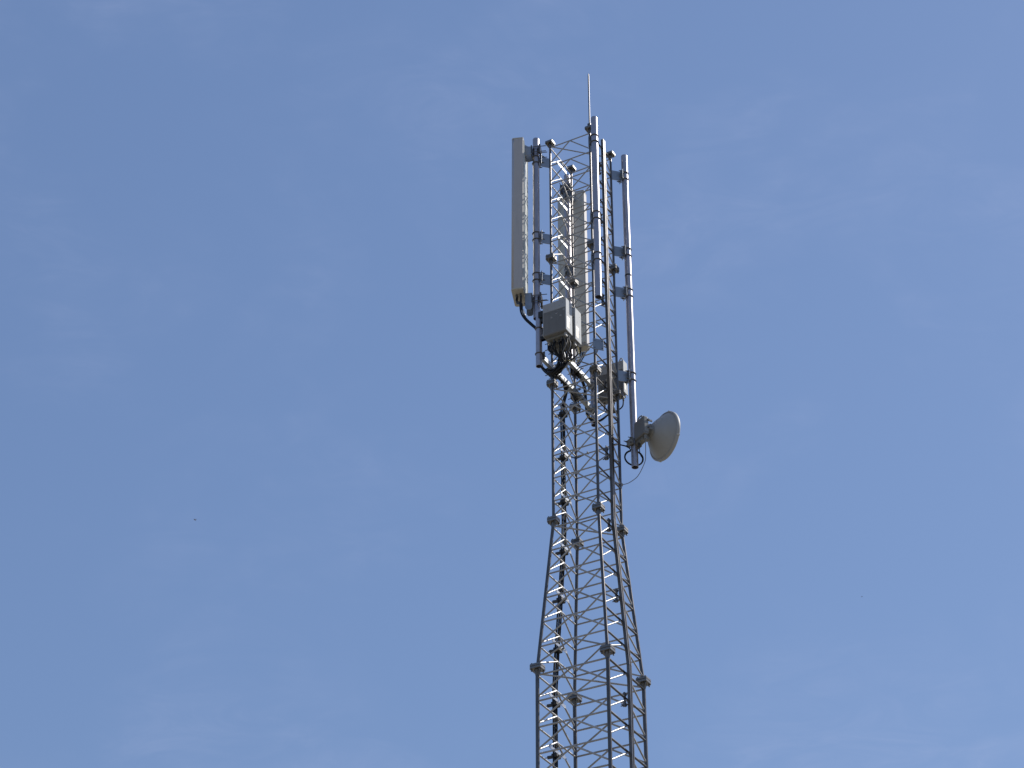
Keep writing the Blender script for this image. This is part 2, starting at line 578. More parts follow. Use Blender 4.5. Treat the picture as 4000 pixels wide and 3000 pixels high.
for k in SG:
    d = D3(SG[k][0] * Q, SG[k][1] * Q)
    t = ez.cross(d)
    for z in BRZ:
        if k == 'B' and z < 17:
            continue
        if k == 'L' and z < 17:
            continue
        lg = legpt(k, z)
        r0, r1 = 0.012, PD - PIPE_R - 0.014
        # web plate with a sloped lower edge
        pts = [(r0, -0.082), (r1 - 0.03, -0.082), (r1, -0.070), (r1, 0.080), (r0, 0.080)]
        web = prism('pipe_bracket', pts, 0.008, lg, d, ez, 'plate', tower, 0.001)
        ep = box('end_plate', lg + d * (r1 + 0.004), (t, d, ez), (0.140, 0.0085, 0.165), 'plate', web, 0.0015, 1)
        for (sx, sz) in ((-1, -1), (1, -1), (1, 1), (-1, 1)):
            box('slot_shade', lg + d * (r1 + 0.0088) + t * sx * 0.05 + ez * sz * 0.055, (t, d, ez), (0.022, 0.0015, 0.010), 'dark', web)  # thin dark piece on the plate, painted shade of an open slot
        has_pipe = (k != 'M' or z > 17.5) and (k in 'MRLB')
        if has_pipe:
            for sz in (-1, 1):
                c = pipe_axis(k, z + sz * 0.055)
                u_bolt('u_bolt', c, d, t, PIPE_R + 0.006, web)
                for sx in (-1, 1):
                    pn = c - d * (PIPE_R + 0.034) + t * sx * (PIPE_R + 0.006)
                    rod('nut', pn, pn + d * 0.012, 0.013, 'bolt', web, 6)

# ------------------------------------------------------------------ lightning rod
p = legpt('M', LV[1] + 0.012)
lr = empty('lightning_rod', p, 'thin pointed metal rod rising from the highest corner of the mast', 'lightning rod')
rod('shaft', p - ez * 0.02, p + ez * 0.955, 0.0112, 'rod', lr, 14, 0.92)
rod('tip', p + ez * 0.955, p + ez * 0.985, 0.0100, 'rod', lr, 12, 0.7)
box('base_clamp', p + ez * 0.035, (ea, eb, ez), (0.045, 0.045, 0.07), 'galv', lr, 0.004)

# ------------------------------------------------------------------ stand-off pipes
def stand_pipe(k, z0, z1, label, band=None):
    root = empty('mounting_pipe', pipe_axis(k, z0), label, 'pipe', 'pipes bolted out from the mast legs')
    hollow_pipe('tube', pipe_axis(k, z0), pipe_axis(k, z1), PIPE_R, 0.005, 'pipe', root)
    rod('top_cap', pipe_axis(k, z1 - 0.004), pipe_axis(k, z1 + 0.006), PIPE_R - 0.002, 'pipe', root, 28, 0.96)
    if band:
        hollow_pipe('joint_band', pipe_axis(k, band - 0.011), pipe_axis(k, band + 0.011), PIPE_R + 0.003, 0.004, 'rubber', root)
    return root
stand_pipe('M', 17.62, 20.625, 'shiny bare steel pipe with nothing mounted on it, open dark lower end')
stand_pipe('R', 15.565, 20.62, 'longest steel pipe beside the mast, carrying the round dish at its foot', 18.55)
stand_pipe('L', 17.60, 20.625, 'steel pipe behind the brownish panel antenna, above the finned radio units')
stand_pipe('B', 17.45, 20.635, 'steel pipe behind the mast bolted to the back of the pale panel antenna')

# ------------------------------------------------------------------ panel antennas
def panel_antenna(k, yaw, off, z0, z1, label):
    """yaw: direction the antenna faces; its back stands off by `off` from the pipe's axis"""
    n = Vector((math.cos(R(yaw)), math.sin(R(yaw)), 0))
    w = ez.cross(n)                               # width axis
    W, T = 0.385, 0.157
    pc = pipe_axis(k, 0)
    ctr = pc + n * off
    root = empty('panel_antenna', ctr + ez * z0, label, 'antenna', 'panel antennas on the mast')
    # cross-section: flat back (x = 0), rounded front (x = T)
    sec = []
    rb, rf = 0.012, 0.034
    for (cx, cy, rr, a0) in ((rb, -W / 2 + rb, rb, 180), (T - rf, -W / 2 + rf, rf, 270), (T - rf, W / 2 - rf, rf, 0), (rb, W / 2 - rb, rb, 90)):
        nn = 4 if rr == rb else 8
        for i in range(nn + 1):
            t = R(a0 + 90 * i / nn)
            sec.append((cx + rr * math.cos(t), cy + rr * math.sin(t)))
    N = len(sec)
    def shell(name, zs, m, cap0, cap1):
        v, f = [], []
        for (z, sc) in zs:
            for (x, y) in sec:
                v.append((T / 2 + (x - T / 2) * sc, y * sc, z))
        for s in range(len(zs) - 1):
            for i in range(N):
                j = (i + 1) % N
                f.append((s * N + i, s * N + j, (s + 1) * N + j, (s + 1) * N + i))
        if cap0:
            f.append(tuple(range(N - 1, -1, -1)))
        if cap1:
            f.append(tuple((len(zs) - 1) * N + i for i in range(N)))
        me = mesh_from(name, v, f, m)
        for pl in me.polygons:
            nv = pl.normal
            pl.use_smooth = len(pl.vertices) == 4 and nv.x > 0.05
        return link(name, me, frame(ctr, n, w, ez), root)
    shell('radome', [(z0 + 0.028, 1.0), (z1 - 0.022, 1.0)], 'radome', True, True)
    shell('lower_end_cap', [(z0, 0.955), (z0 + 0.008, 1.012), (z0 + 0.028, 1.012)], 'cap', True, True)
    shell('upper_end_cap', [(z1 - 0.022, 1.012), (z1 - 0.006, 1.012), (z1, 0.965)], 'cap', True, True)
    # pressed metal back sheet with folded edges and stiffening seams
    bs = box('back_sheet', ctr - n * 0.004 + ez * ((z0 + z1) / 2), (n, w, ez), (0.007, W - 0.03, z1 - z0 - 0.07), 'radomeback', root, 0.002, 1)
    for sy in (-1, 1):
        box('seam', ctr - n * 0.011 + w * sy * (W / 2 - 0.03) + ez * ((z0 + z1) / 2), (n, w, ez), (0.008, 0.012, z1 - z0 - 0.09), 'radomeback', bs)
    # brackets: two side plates, pipe saddle, clamp jaw with threaded studs
    for (zc, up) in ((z1 - 0.13, True), (z0 - 0.10, False)):
        br = empty_part('upper_bracket' if up else 'lower_bracket', ctr + ez * zc, root)
        a = off - PIPE_R - 0.004
        for sy in (-1, 1):
            if up:
                pts = [(0.008, 0.10), (-0.05, 0.055), (-a, 0.05), (-a, -0.085), (-a * 0.4, -0.10), (0.008, -0.085)]
            else:
                pts = [(-0.006, 0.115), (-a, 0.115), (-a, -0.12), (-a + 0.02, -0.15), (-0.03, -0.15), (-0.010, -0.12)]
            prism('side_plate', pts, 0.006, ctr + w * sy * 0.07 + ez * zc, n, ez, 'plate', br, 0.001)
        zc2 = zc + (0.0 if up else 0.03)
        box('saddle', pc + n * (PIPE_R + 0.010) + ez * zc2, (n, w, ez), (0.016, 0.15, 0.15), 'galv', br, 0.003, 1)
        # jaw on the far side of the pipe
        pts = [(-0.085, 0.075), (0.085, 0.075), (0.085, -0.075), (0.045, -0.075), (0.03, -0.02), (-0.03, -0.02), (-0.045, -0.075), (-0.085, -0.075)]
        prism('clamp_jaw', pts, 0.024, pc - n * (PIPE_R + 0.014) + ez * zc2, w, ez, 'galv', br, 0.002)
        for sy in (-1, 1):
            for sz in (-1, 1):
                pp = pc + w * sy * 0.066 + ez * (zc2 + sz * 0.045)
                rod('stud', pp + n * (PIPE_R + 0.01), pp - n * (PIPE_R + 0.100), 0.0055, 'bolt', br, 8)
    if True:
        conns = []
        for i, (x, y) in enumerate(((0.045, -0.10), (0.045, -0.05), (0.10, -0.08), (0.10, -0.03))):
            c = ctr + n * x + w * y * (1 if k == 'B' else -1) * 0.9 + ez * z0
            rod('connector', c + ez * 0.004, c - ez * 0.045, 0.014, 'dark', root, 12, 0.85)
            conns.append(c - ez * 0.045)
    return root, conns, n, w, ctr

def empty_part(name, loc, parent):
    # a bracket's own centre plate carries its smaller pieces
    me = box_mesh(name, (0.02, 0.02, 0.02), 'galv', 0.002, 1)
    return link(name, me, Matrix.Translation(loc), parent)

ant_l, con_l, nL, wL, cL = panel_antenna('L', 171.5, 0.150, 17.955, 20.53, 'long grey brown panel antenna seen edge on, standing clear of the mast')
ant_b, con_b, nB, wB, cB = panel_antenna('B', 73.0, 0.180, 17.84, 20.495, 'long pale panel antenna seen from behind through the lattice braces')

# ------------------------------------------------------------------ twin beams through the mast and the radio pipes
AB = -0.255
BZ = {'upper': 17.182, 'lower': 16.795}
for key, lab in (('upper', 'upper steel channel beam running through the mast above its twin'),
                 ('lower', 'lower steel channel beam running through the mast, cable bundle hung over it')):
    z = BZ[key]
    root = empty('support_beam', P3(AB, 0, z), lab, 'beam', 'twin beams clamped inside the mast')
    prof = [(0.024, -0.033), (0.024, 0.033), (-0.024, 0.033), (-0.024, 0.025), (0.015, 0.025), (0.015, -0.025), (-0.024, -0.025), (-0.024, -0.033)]
    prism('channel', prof, 1.36, P3(AB, 0, z), ea, ez, 'plate', root, 0.001)
    for s in (-1, 1):
        # end plate towards the pipe, leg clamp with studs
        box('end_plate', P3(AB + 0.0, s * 0.684, z), (ea, eb, ez), (0.11, 0.008, 0.12), 'plate', root, 0.0015, 1)
        lp = P3(-HW, s * HW, z)
        cl = box('leg_clamp', P3(-HW - 0.026, s * HW, z), (ea, eb, ez), (0.014, 0.13, 0.13), 'galv', root, 0.003, 1)
        box('leg_clamp', P3(-HW + 0.0225, s * HW, z), (ea, eb, ez), (0.006, 0.14, 0.15), 'galv', root, 0.001, 1)
        for sb in (-1, 1):
            for sz in (-1, 1):
                q = P3(-HW, s * HW + sb * 0.045, z + sz * 0.048)
                rod('stud', q - ea * 0.075, q + ea * 0.115, 0.0055, 'bolt', root, 8)
                rod('nut', q + ea * 0.082, q + ea * 0.095, 0.011, 'bolt', root, 6)

def radio_pipe(b, z0, z1, label):
    root = empty('radio_pipe', P3(AB, b, z0), label, 'pipe', 'short pipes on the beam ends')
    s = 1 if b > 0 else -1
    hollow_pipe('tube', P3(AB, b + s * 0.025, z0), P3(AB, b + s * 0.025, z1), 0.0405, 0.005, 'pipe', root)
    rod('top_cap', P3(AB, b + s * 0.025, z1 - 0.004), P3(AB, b + s * 0.025, z1 + 0.006), 0.0385, 'pipe', root, 28, 0.96)
    for z in BZ.values():
        u_bolt('u_bolt', P3(AB, b + s * 0.025, z), eb * s, ea, 0.0465, root, leg=0.045)
    return root
radio_pipe(-0.713, 16.61, 17.455, 'short steel pipe holding the pair of finned radio units')
radio_pipe(0.713, 16.585, 17.46, 'short steel pipe behind the mast beside the radio unit with the lifting eye')

# ------------------------------------------------------------------ radio units
def radio_unit(a0, a1, b0, b1, z0, z1, label, eye=False, stickers=True, rails=None):
    ca, cb, cz = (a0 + a1) / 2, (b0 + b1) / 2, (z0 + z1) / 2
    wa, wb, hz = a1 - a0, b1 - b0, z1 - z0
    root = empty('radio_unit', P3(ca, cb, z0), label, 'radio unit', 'finned radio units beside the mast')
    fd = 0.030                                       # fin depth, in front of the housing
    box('housing', P3(ca, cb + fd / 2, cz + 0.010), (ea, eb, ez), (wa - 0.012, wb - fd, hz - 0.022), 'rru', root, 0.004)
    # blank panel above the fins
    zt = z1 - hz * 0.27
    bp = box('blank_panel', P3(ca, b0 + fd / 2 + 0.0005, (zt + z1) / 2), (ea, eb, ez), (wa - 0.006, fd + 0.001, z1 - zt), 'rru', root, 0.003)
    for fx, fz in ((0.22, 0.35), (-0.1, 0.45), (-0.3, 0.25), (0.38, 0.6)):
        rod('screw', P3(ca + fx * wa, b0 - 0.002, zt + (z1 - zt) * fz), P3(ca + fx * wa, b0 + 0.003, zt + (z1 - zt) * fz), 0.004, 'dark', bp, 8)
    # cooling fins, joined: each is about a pixel wide in the picture
    v, f = [], []
    nf = 23
    org = P3(ca, cb, z0)
    for i in range(nf):
        x = -wa / 2 + 0.006 + (wa - 0.012) * i / (nf - 1)
        t = 0.0029
        zlo = 0.004
        ztop = (zt - z0) + 0.002
        y0, y1 = b0 - cb, b0 - cb + fd + 0.003
        bpt = len(v)
        for zz in (zlo, ztop):
            for (xx, yy) in ((x - t, y0 + 0.002), (x - t * 0.6, y0), (x + t * 0.6, y0), (x + t, y0 + 0.002), (x + t * 1.1, y1), (x - t * 1.1, y1)):
                v.append((xx, yy, zz))
        for s in range(6):
            s2 = (s + 1) % 6
            f.append((bpt + s, bpt + s2, bpt + 6 + s2, bpt + 6 + s))
        f.append((bpt + 5, bpt + 4, bpt + 3, bpt + 2, bpt + 1, bpt))
        f.append((bpt + 6, bpt + 7, bpt + 8, bpt + 9, bpt + 10, bpt + 11))
        # the fins carry on along the underside
        bpt = len(v)
        for yy in (b0 - cb + 0.004, cb * 0 + wb * 0.02):
            for (xx, zz) in ((x - t * 0.8, -0.006), (x + t * 0.8, -0.006), (x + t, 0.016), (x - t, 0.016)):
                v.append((xx, yy, zz))
        for s in range(4):
            s2 = (s + 1) % 4
            f.append((bpt + s, bpt + s2, bpt + 4 + s2, bpt + 4 + s))
        f.append((bpt + 3, bpt + 2, bpt + 1, bpt))
        f.append((bpt + 4, bpt + 5, bpt + 6, bpt + 7))
    cf = link('cooling_fins', mesh_from('cooling_fins', v, f, 'rru'), frame(org, ea, eb, ez), root)
    cf['kind'] = 'stuff'
    # a few joining bosses between fins
    for (fx, fz) in ((-0.12, 0.52), (0.10, 0.60), (0.28, 0.50), (0.42, 0.66)):
        box('fin_boss', P3(ca + fx * wa, b0 + 0.010, z0 + hz * fz), (ea, eb, ez), (0.030, 0.018, 0.016), 'rru', cf, 0.003, 1)
    # side covers
    for s in (-1, 1):
        sc = box('side_cover', P3(ca + s * (wa / 2 - 0.001), cb + 0.002, cz + 0.004), (ea, eb, ez), (0.010, wb - 0.004, hz + 0.012), 'rrucover', root, 0.004)
        if s == 1 and stickers:
            xs = ca + wa / 2 + 0.0045
            box('dark_sticker', P3(xs, cb - wb * 0.12, z0 + hz * 0.47), (ea, eb, ez), (0.0012, wb * 0.46, 0.022), 'stripe', sc)
            box('white_sticker', P3(xs, cb - wb * 0.12, z0 + hz * 0.40), (ea, eb, ez), (0.0012, wb * 0.46, 0.045), 'white', sc)
            box('paper_label', P3(xs, cb - wb * 0.16, z0 + hz * 0.22), (ea, eb, ez), (0.0012, wb * 0.36, 0.115), 'cream', sc)
            for (fy, fz) in ((-0.1, 0.62), (0.25, 0.85), (0.25, 0.3)):
                rod('screw', P3(xs - 0.002, cb + wb * fy, z0 + hz * fz), P3(xs + 0.002, cb + wb * fy, z0 + hz * fz), 0.005, 'bolt', sc, 8)
    if eye:
        c = P3(ca + wa * 0.36, cb, z1)
        pts = [c + ea * -0.035, c + ea * -0.030 + ez * 0.03, c + ea * -0.012 + ez * 0.075, c + ea * 0.0 + ez * 0.083, c + ea * 0.012 + ez * 0.075, c + ea * 0.030 + ez * 0.03, c + ea * 0.035]
        tube('lifting_eye', pts, 0.008, 'rru', root, 8, raw=True)
    else:
        for fx in (-0.46, 0.46):
            rod('top_lug', P3(ca + fx * wa, cb - wb * 0.2, z1 - 0.004), P3(ca + fx * wa, cb - wb * 0.2, z1 + 0.012), 0.006, 'rrucover', root, 8)
    # connector tray under the housing
    tr = box('connector_tray', P3(ca, cb + wb * 0.14, z0 - 0.016), (ea, eb, ez), (wa - 0.04, wb * 0.55, 0.036), 'underside', root, 0.008)
    outs = []
    for i in range(5):
        x = a0 + 0.05 + (wa - 0.10) * i / 4
        c = P3(x, cb + wb * (0.04 if i % 2 else 0.24), z0 - 0.034)
        rod('connector', c + ez * 0.006, c - ez * 0.042, 0.015, 'dark', tr, 10, 0.8)
        outs.append(c - ez * 0.035)
    box('handle', P3(a1 - 0.035, b0 + wb * 0.40, z0 - 0.030), (ea, eb, ez), (0.026, 0.05, 0.058), 'rru', root, 0.006)
    # bracket back to its pipe
    if rails:
        for z in (z0 + hz * 0.22, z0 + hz * 0.80):
            box('mount_arm', P3((AB + 0.03 + ca) / 2, rails, z), (ea, eb, ez), (abs(ca - AB) - 0.03, 0.050, 0.055), 'dark', root, 0.004, 1)
            box('mount_pad', P3(ca, (rails + cb) / 2, z), (ea, eb, ez), (0.10, abs(cb - rails), 0.05), 'galv', root, 0.003, 1)
        box('pipe_jaw', P3(AB + 0.055, rails, z0 + hz * 0.97), (ea, eb, ez), (0.09, 0.09, 0.10), 'dark', root, 0.012)
    return root, outs

PE = -0.738
PF = 0.738
ru1, out1 = radio_unit(-0.103, 0.218, -0.912, -0.745, 16.91, 17.385, 'light grey finned radio unit in front of its twin, next to the short pipe', rails=PE)
ru2, out2 = radio_unit(-0.098, 0.222, -0.676, -0.512, 16.91, 17.385, 'light grey radio unit tucked behind its finned twin, nearer the mast', rails=PE)
ru3, out3 = radio_unit(-0.105, 0.262, 0.572, 0.690, 16.845, 17.335, 'grey finned radio unit with a lifting eye on top, behind the bare pipes and mast', eye=True, rails=PF)

# ------------------------------------------------------------------ climbing rail on the mast's outer face
rail_root = empty('climbing_rail', P3(HW5 + 0.035, 0, 0.6), 'slotted steel climbing rail running straight up one face of the mast', 'rail')
def rail_seg(zb, zt, top_h, bot_h):
    # C-section, slot facing outwards
    prof = [(-0.019, -0.029), (0.019, -0.029), (0.019, -0.009), (0.014, -0.009), (0.014, -0.024), (-0.014, -0.024),
            (-0.014, 0.024), (0.014, 0.024), (0.014, 0.009), (0.019, 0.009), (0.019, 0.029), (-0.019, 0.029)]
    A, B = P3(bot_h, 0, zb), P3(top_h, 0, zt)
    v, f = [], []
    n = len(prof)
    o = A
    for c in (A, B):
        for (x, y) in prof:
            v.append(c - o + ea * x + eb * y)
    for i in range(n):
        j = (i + 1) % n
        f.append((i, j, n + j, n + i))
    for base in (0, n):
        for quad in ((0, 1, 4, 5), (1, 2, 3, 4), (0, 5, 6, 11), (6, 7, 10, 11), (7, 8, 9, 10)):
            qd = tuple(base + t for t in quad)
            f.append(qd[::-1] if base == 0 else qd)
    return link('rail_length', mesh_from('rail_length', v, f, 'rail'), Matrix.Translation(o), rail_root)
RO = 0.044
cuts = [20.615, 18.45, 16.30, LV[4], LV[5], 10.5, 8.0, 5.5, 3.0, 0.62]
for i in range(len(cuts) - 1):
    zt, zb = cuts[i], cuts[i + 1]
    rail_seg(zb + 0.003, zt, half(zt) + RO, half(zb) + RO)
for z in (20.10, 19.25, 17.91, 16.55, 15.55, 14.53, 13.55, 12.19, 10.9, 9.6):
    h = half(z)
    cl = box('rail_clamp', P3(h - 0.010, -0.030, z), (ea, eb, ez), (0.022, 0.036, 0.175), 'rail', rail_root, 0.002, 1)
    for sz in (-1, 1):
        q = P3(h - 0.006, -0.022, z + sz * 0.066)
        rod('bolt', q - ea * 0.060, q + ea * 0.03, 0.0065, 'bolt', cl, 8)
        rod('bolt', q - ea * 0.030 - eb * 0.045, q - ea * 0.030 + eb * 0.02, 0.0055, 'bolt', cl, 8)
        box('clip', q - ea * 0.012, (ea, eb, ez), (0.05, 0.034, 0.026), 'galv', cl, 0.003, 1)

# ------------------------------------------------------------------ riser cables and the bars that carry them
RB = 0.075
offs = [(-0.046, 0.0), (-0.026, 0.010), (-0.004, -0.004), (0.019, 0.008), (0.042, 0.000)]
def riser_pt(z, i, j=0.0):
    return P3(-(half(z) + 0.058 + offs[i][1]), RB + offs[i][0] + j, z)
rc = random.Random(11)
for i in range(5):
    pts = [P3(AB - 0.03 + 0.01 * (i - 2), 0.02 + offs[i][0] * 0.6, 16.80),
           P3(-HW - 0.01, RB + offs[i][0] * 0.5, 16.70), P3(-HW - 0.045, RB + 0.012 + offs[i][0] * 0.5, 16.60)]
    z = 16.42
    while z > 0.7:
        pts.append(riser_pt(z, i, rc.uniform(-0.004, 0.004)))
        z -= 0.325 if z > 11 else 1.2
    pts.append(riser_pt(0.35, i))
    c = tube('riser_cable', pts, 0.0104 if i != 3 else 0.0082, 'black', None, 8, 3)
    tag(c, 'black cable running down the back of the mast in a flat bundle', 'cable', 'riser cables strapped to the mast')

SECNAME = {1: 'topmost mast section', 2: 'mast section beside the finned radio units', 3: 'straight mast section under the twin beams', 4: 'tapered mast section', 5: 'wide mast section under the taper'}
ORD = {0: 'first', 2: 'second', 4: 'third'}
for sec in range(1, 6):
    for i in (0, 2, 4):
        zh = LV[sec] - D0 - i * PH
        zl = zh - PH + 0.052
        t = 0.47
        z = zh + (zl - zh) * t
        hw = half(z)
        ln = 2 * half(zh) * t * 0.94
        held = sec > 2
        lab = '%s flat %s bar down the %s' % (ORD[i], 'cable clamp' if held else 'bare bright', SECNAME[sec])
        root = empty('cable_bar', P3(-hw - 0.004, 0, z), lab, 'bracket', 'cable bars up the mast')
        box('bar', P3(-hw + 0.014, 0.0, z), (ea, eb, ez), (0.007, ln, 0.038), 'bar', root, 0.001, 1)
        if not held:
            for sb in (-1, 1):
                rod('nut', P3(-hw + 0.014, sb * (ln / 2 - 0.02), z), P3(-hw - 0.010, sb * (ln / 2 - 0.02), z), 0.008, 'bolt', root, 6)
            continue
        box('clamp_block', P3(-hw - 0.050, RB, z - 0.004), (ea, eb, ez), (0.075, 0.105, 0.046), 'rubber', root, 0.008)
        rod('clamp_stub', P3(-hw - 0.075, RB, z), P3(-hw - 0.155, RB - 0.01, z), 0.020, 'dark', root, 12)
        rod('stud', P3(-hw - 0.155, RB - 0.01, z), P3(-hw - 0.185, RB - 0.012, z), 0.005, 'bolt', root, 8)
        rod('nut', P3(-hw + 0.016, RB, z), P3(-hw + 0.036, RB, z), 0.012, 'bolt', root, 6)

# ------------------------------------------------------------------ microwave dish
DA = Vector((0.872, 0.490, 0.0)).normalized()
DH = ez.cross(DA)                                  # horizontal, across the dish
dc = Vector((1.578, 22.105, 16.030))               # middle of the radio box's back
dish = empty('microwave_dish', dc, 'round grey microwave dish seen from behind with a square radio on its back', 'dish')
hub0 = dc + DA * 0.165
rimc = dc + DA * 0.405
prof_d = [(0.060, 0.0), (0.085, 0.004)]
for i in range(1, 15):
    t = i / 14
    r = 0.085 + (0.312 - 0.085) * t
    prof_d.append((r, 0.004 + 0.205 * (0.78 * t + 0.22 * t * t)))
refl = lathe('reflector', prof_d, hub0, DA, 'dish', dish, 64)
lathe('rim', [(0.306, 0.196), (0.322, 0.199), (0.327, 0.208), (0.327, 0.238), (0.321, 0.246), (0.300, 0.248)], hub0, DA, 'dish', dish, 64)
lathe('radome_face', [(0.322, 0.236), (0.20, 0.250), (0.10, 0.256), (0.001, 0.258)], hub0, DA, 'radome', dish, 64)
for t in (25, 115, 205, 295):
    q = hub0 + DA * 0.222 + (DH * math.cos(R(t)) + ez * math.sin(R(t))) * 0.328
    rad = (DH * math.cos(R(t)) + ez * math.sin(R(t)))
    box('rim_clip', q, (DA, rad, DA.cross(rad)), (0.046, 0.010, 0.022), 'bar', refl, 0.002, 1)
lathe('hub', [(0.001, -0.070), (0.070, -0.070), (0.074, -0.062), (0.074, -0.030), (0.095, -0.022), (0.098, 0.004), (0.086, 0.018)], hub0, DA, 'underside', dish, 32)
# radio box
ob = box('radio_box', dc + DA * 0.038, (DA, DH, ez), (0.072, 0.222, 0.262), 'odu', dish, 0.020, 4)
box('radio_front', dc + DA * 0.076, (DA, DH, ez), (0.022, 0.190, 0.225), 'underside', dish, 0.010, 2)
for (y, z) in ((-1, 0.62), (-1, -0.25), (1, 0.62), (1, -0.25)):
    q = dc + DA * 0.070 + DH * y * 0.112 + ez * z * 0.13
    rod('latch', q - DH * y * 0.006, q + DH * y * 0.016, 0.013, 'dark', ob, 10)
    box('latch_arm', q + DA * 0.03, (DA, DH, ez), (0.065, 0.014, 0.028), 'underside', ob, 0.003, 1)
tube('carry_handle', [dc + DH * -0.06 + ez * 0.128 + DA * 0.02, dc + DH * -0.05 + ez * 0.160 + DA * 0.02, dc + DH * 0.02 + ez * 0.165 + DA * 0.02, dc + DH * 0.05 + ez * 0.128 + DA * 0.02], 0.008, 'odu', ob, 8, 4)
box('side_cover', dc + DA * 0.045 - DH * 0.1115, (DA, DH, ez), (0.060, 0.006, 0.20), 'underside', ob, 0.002, 1)
for i, (y, z, l) in enumerate(((-0.075, -0.135, 0.055), (-0.02, -0.135, 0.045), (0.04, -0.133, 0.05))):
    q = dc + DA * 0.045 + DH * y + ez * z
    rod('gland', q + ez * 0.012, q - ez * l, 0.019 - 0.003 * i, 'underside', ob, 12, 0.85)
# pipe mount
pz = 15.905
pcen = pipe_axis('R', pz)
mt = box('pipe_mount', (pcen + dc) / 2 + Vector((0, 0, pz - (pcen.z + dc.z) / 2)) + DA * 0.045 - DH * 0.03, (DA, DH, ez), (0.080, 0.200, 0.085), 'underside', dish, 0.012)
box('mount_neck', Vector((hub0.x, hub0.y, 15.945)) - DA * 0.06 + DH * 0.02, (DA, DH, ez), (0.10, 0.07, 0.10), 'underside', dish, 0.012)
box('clamp_jaw', pcen - DA * 0.062 + ez * 0.01, (DA, DH, ez), (0.030, 0.120, 0.100), 'underside', dish, 0.006)
box('clamp_jaw', pcen + DA * 0.062 + ez * 0.01, (DA, DH, ez), (0.030, 0.120, 0.100), 'underside', dish, 0.006)
for sy in (-1, 1):
    for sz in (-1, 1):
        q = pcen + DH * sy * 0.052 + ez * (0.01 + sz * 0.033)
        rod('stud', q + DA * 0.075, q - DA * (0.120 if sz > 0 else 0.100), 0.0055, 'bolt', mt, 8)
        rod('nut', q - DA * 0.078, q - DA * 0.092, 0.011, 'bolt', mt, 6)
box('black_gland', dc + DH * 0.075 + DA * 0.05 - ez * 0.17, (DA, DH, ez), (0.030, 0.030, 0.110), 'rubber', ob, 0.008)

# ------------------------------------------------------------------ loose cables
def cable(name, pts, r, m, label, group=None, n=8, k=6):
    o = tube(name, pts, r, m, None, n, k)
    return tag(o, label, 'cable', group)

# coil of spare cable hung on the long pipe under the dish
coil = empty('cable_coil', P3(0.447, 0.446, 15.64), 'coil of black cable tied round the long pipe below the dish', 'cable')
cx = pipe_axis('R', 15.742)
side = Vector((0.985, 0.17, 0)).normalized()
fwd = ez.cross(side)
for i, (rr, off_) in enumerate(((0.112, 0.052), (0.118, 0.060), (0.108, 0.066))):
    pts = []
    for s in range(40):
        t = 2 * math.pi * s / 40
        pts.append(cx + side * (rr * 1.02 * math.cos(t) + 0.004) + ez * (rr * 0.98 * math.sin(t)) + fwd * (off_ if math.sin(t) < 2 else 0) * (1 if i else 1))
    o_ = pts[0].copy()
    v, f = tube_geo([q - o_ for q in pts], 0.0062, 8, True)
    link('turn', mesh_from('turn', v, f, 'black', True), Matrix.Translation(o_), coil)

g0 = dc + DA * 0.045 + DH * -0.075 + ez * -0.19
cable('dish_cable', [g0 + ez * 0.02, g0 - ez * 0.10 + DA * 0.0, P3(0.600, 0.44, 15.70), P3(0.582, 0.446, 15.60), P3(0.485, 0.446, 15.435), P3(0.385, 0.42, 15.355), P3(0.330, 0.35, 15.300), P3(0.300, 0.310, 15.290)],
      0.0048, 'greycable', 'thin grey cable drooping from the dish radio back to the mast')
cable('dish_feeder', [dc + DH * 0.075 + DA * 0.05 - ez * 0.21, cx + side * 0.085 + ez * 0.07 + fwd * 0.06, cx + side * 0.118 + fwd * 0.06],
      0.0055, 'black', 'short black cable from the dish radio down to the coil on the pipe')
for i in range(2):
    dz = 0.012 * i
    pts = [cx + side * -0.03 + ez * (0.107 - dz) + fwd * 0.05, P3(0.40, 0.36, 15.838 - dz), P3(0.335, HW + 0.015, 15.862 - dz * 0.7), P3(0.245, HW + 0.015, 15.905 - dz * 0.7), P3(0.152, HW + 0.012, 15.893 - dz * 0.5),
           P3(0.05, HW + 0.012, 15.890 - dz * 0.5), P3(-0.064, HW + 0.012, 15.889 - dz * 0.5), P3(-0.19, HW + 0.012, 15.888 - dz), P3(-0.294, HW + 0.012, 15.872 - dz), P3(-0.345, 0.24, 15.86 - dz), P3(-0.360, 0.12, 15.84), P3(-0.366, RB + 0.03, 15.70)]
    cable('link_cable', pts, 0.0045, 'black', 'slim black cable crossing the mast along a brace to the riser bundle', 'link cables from the dish')
for (a_, z_, w_) in ((0.125, 15.893, 'nearest the dish'), (0.0, 15.892, 'midway across'), (-0.14, 15.888, 'nearest the riser cables')):
    tag(box('cable_tie', P3(a_, HW + 0.008, z_), (ea, eb, ez), (0.014, 0.034, 0.032), 'rubber', None, 0.005, 2),
        'small black tie fixing the slim cables to a brace, the one ' + w_, 'cable tie', 'ties on the link cables')

tag(box('cable_clip', P3(0.300, 0.322, 15.292), (ea, eb, ez), (0.045, 0.05, 0.04), 'underside', None, 0.008, 2), 'small grey clip holding the thin drooping dish cable to a mast leg', 'cable clip')

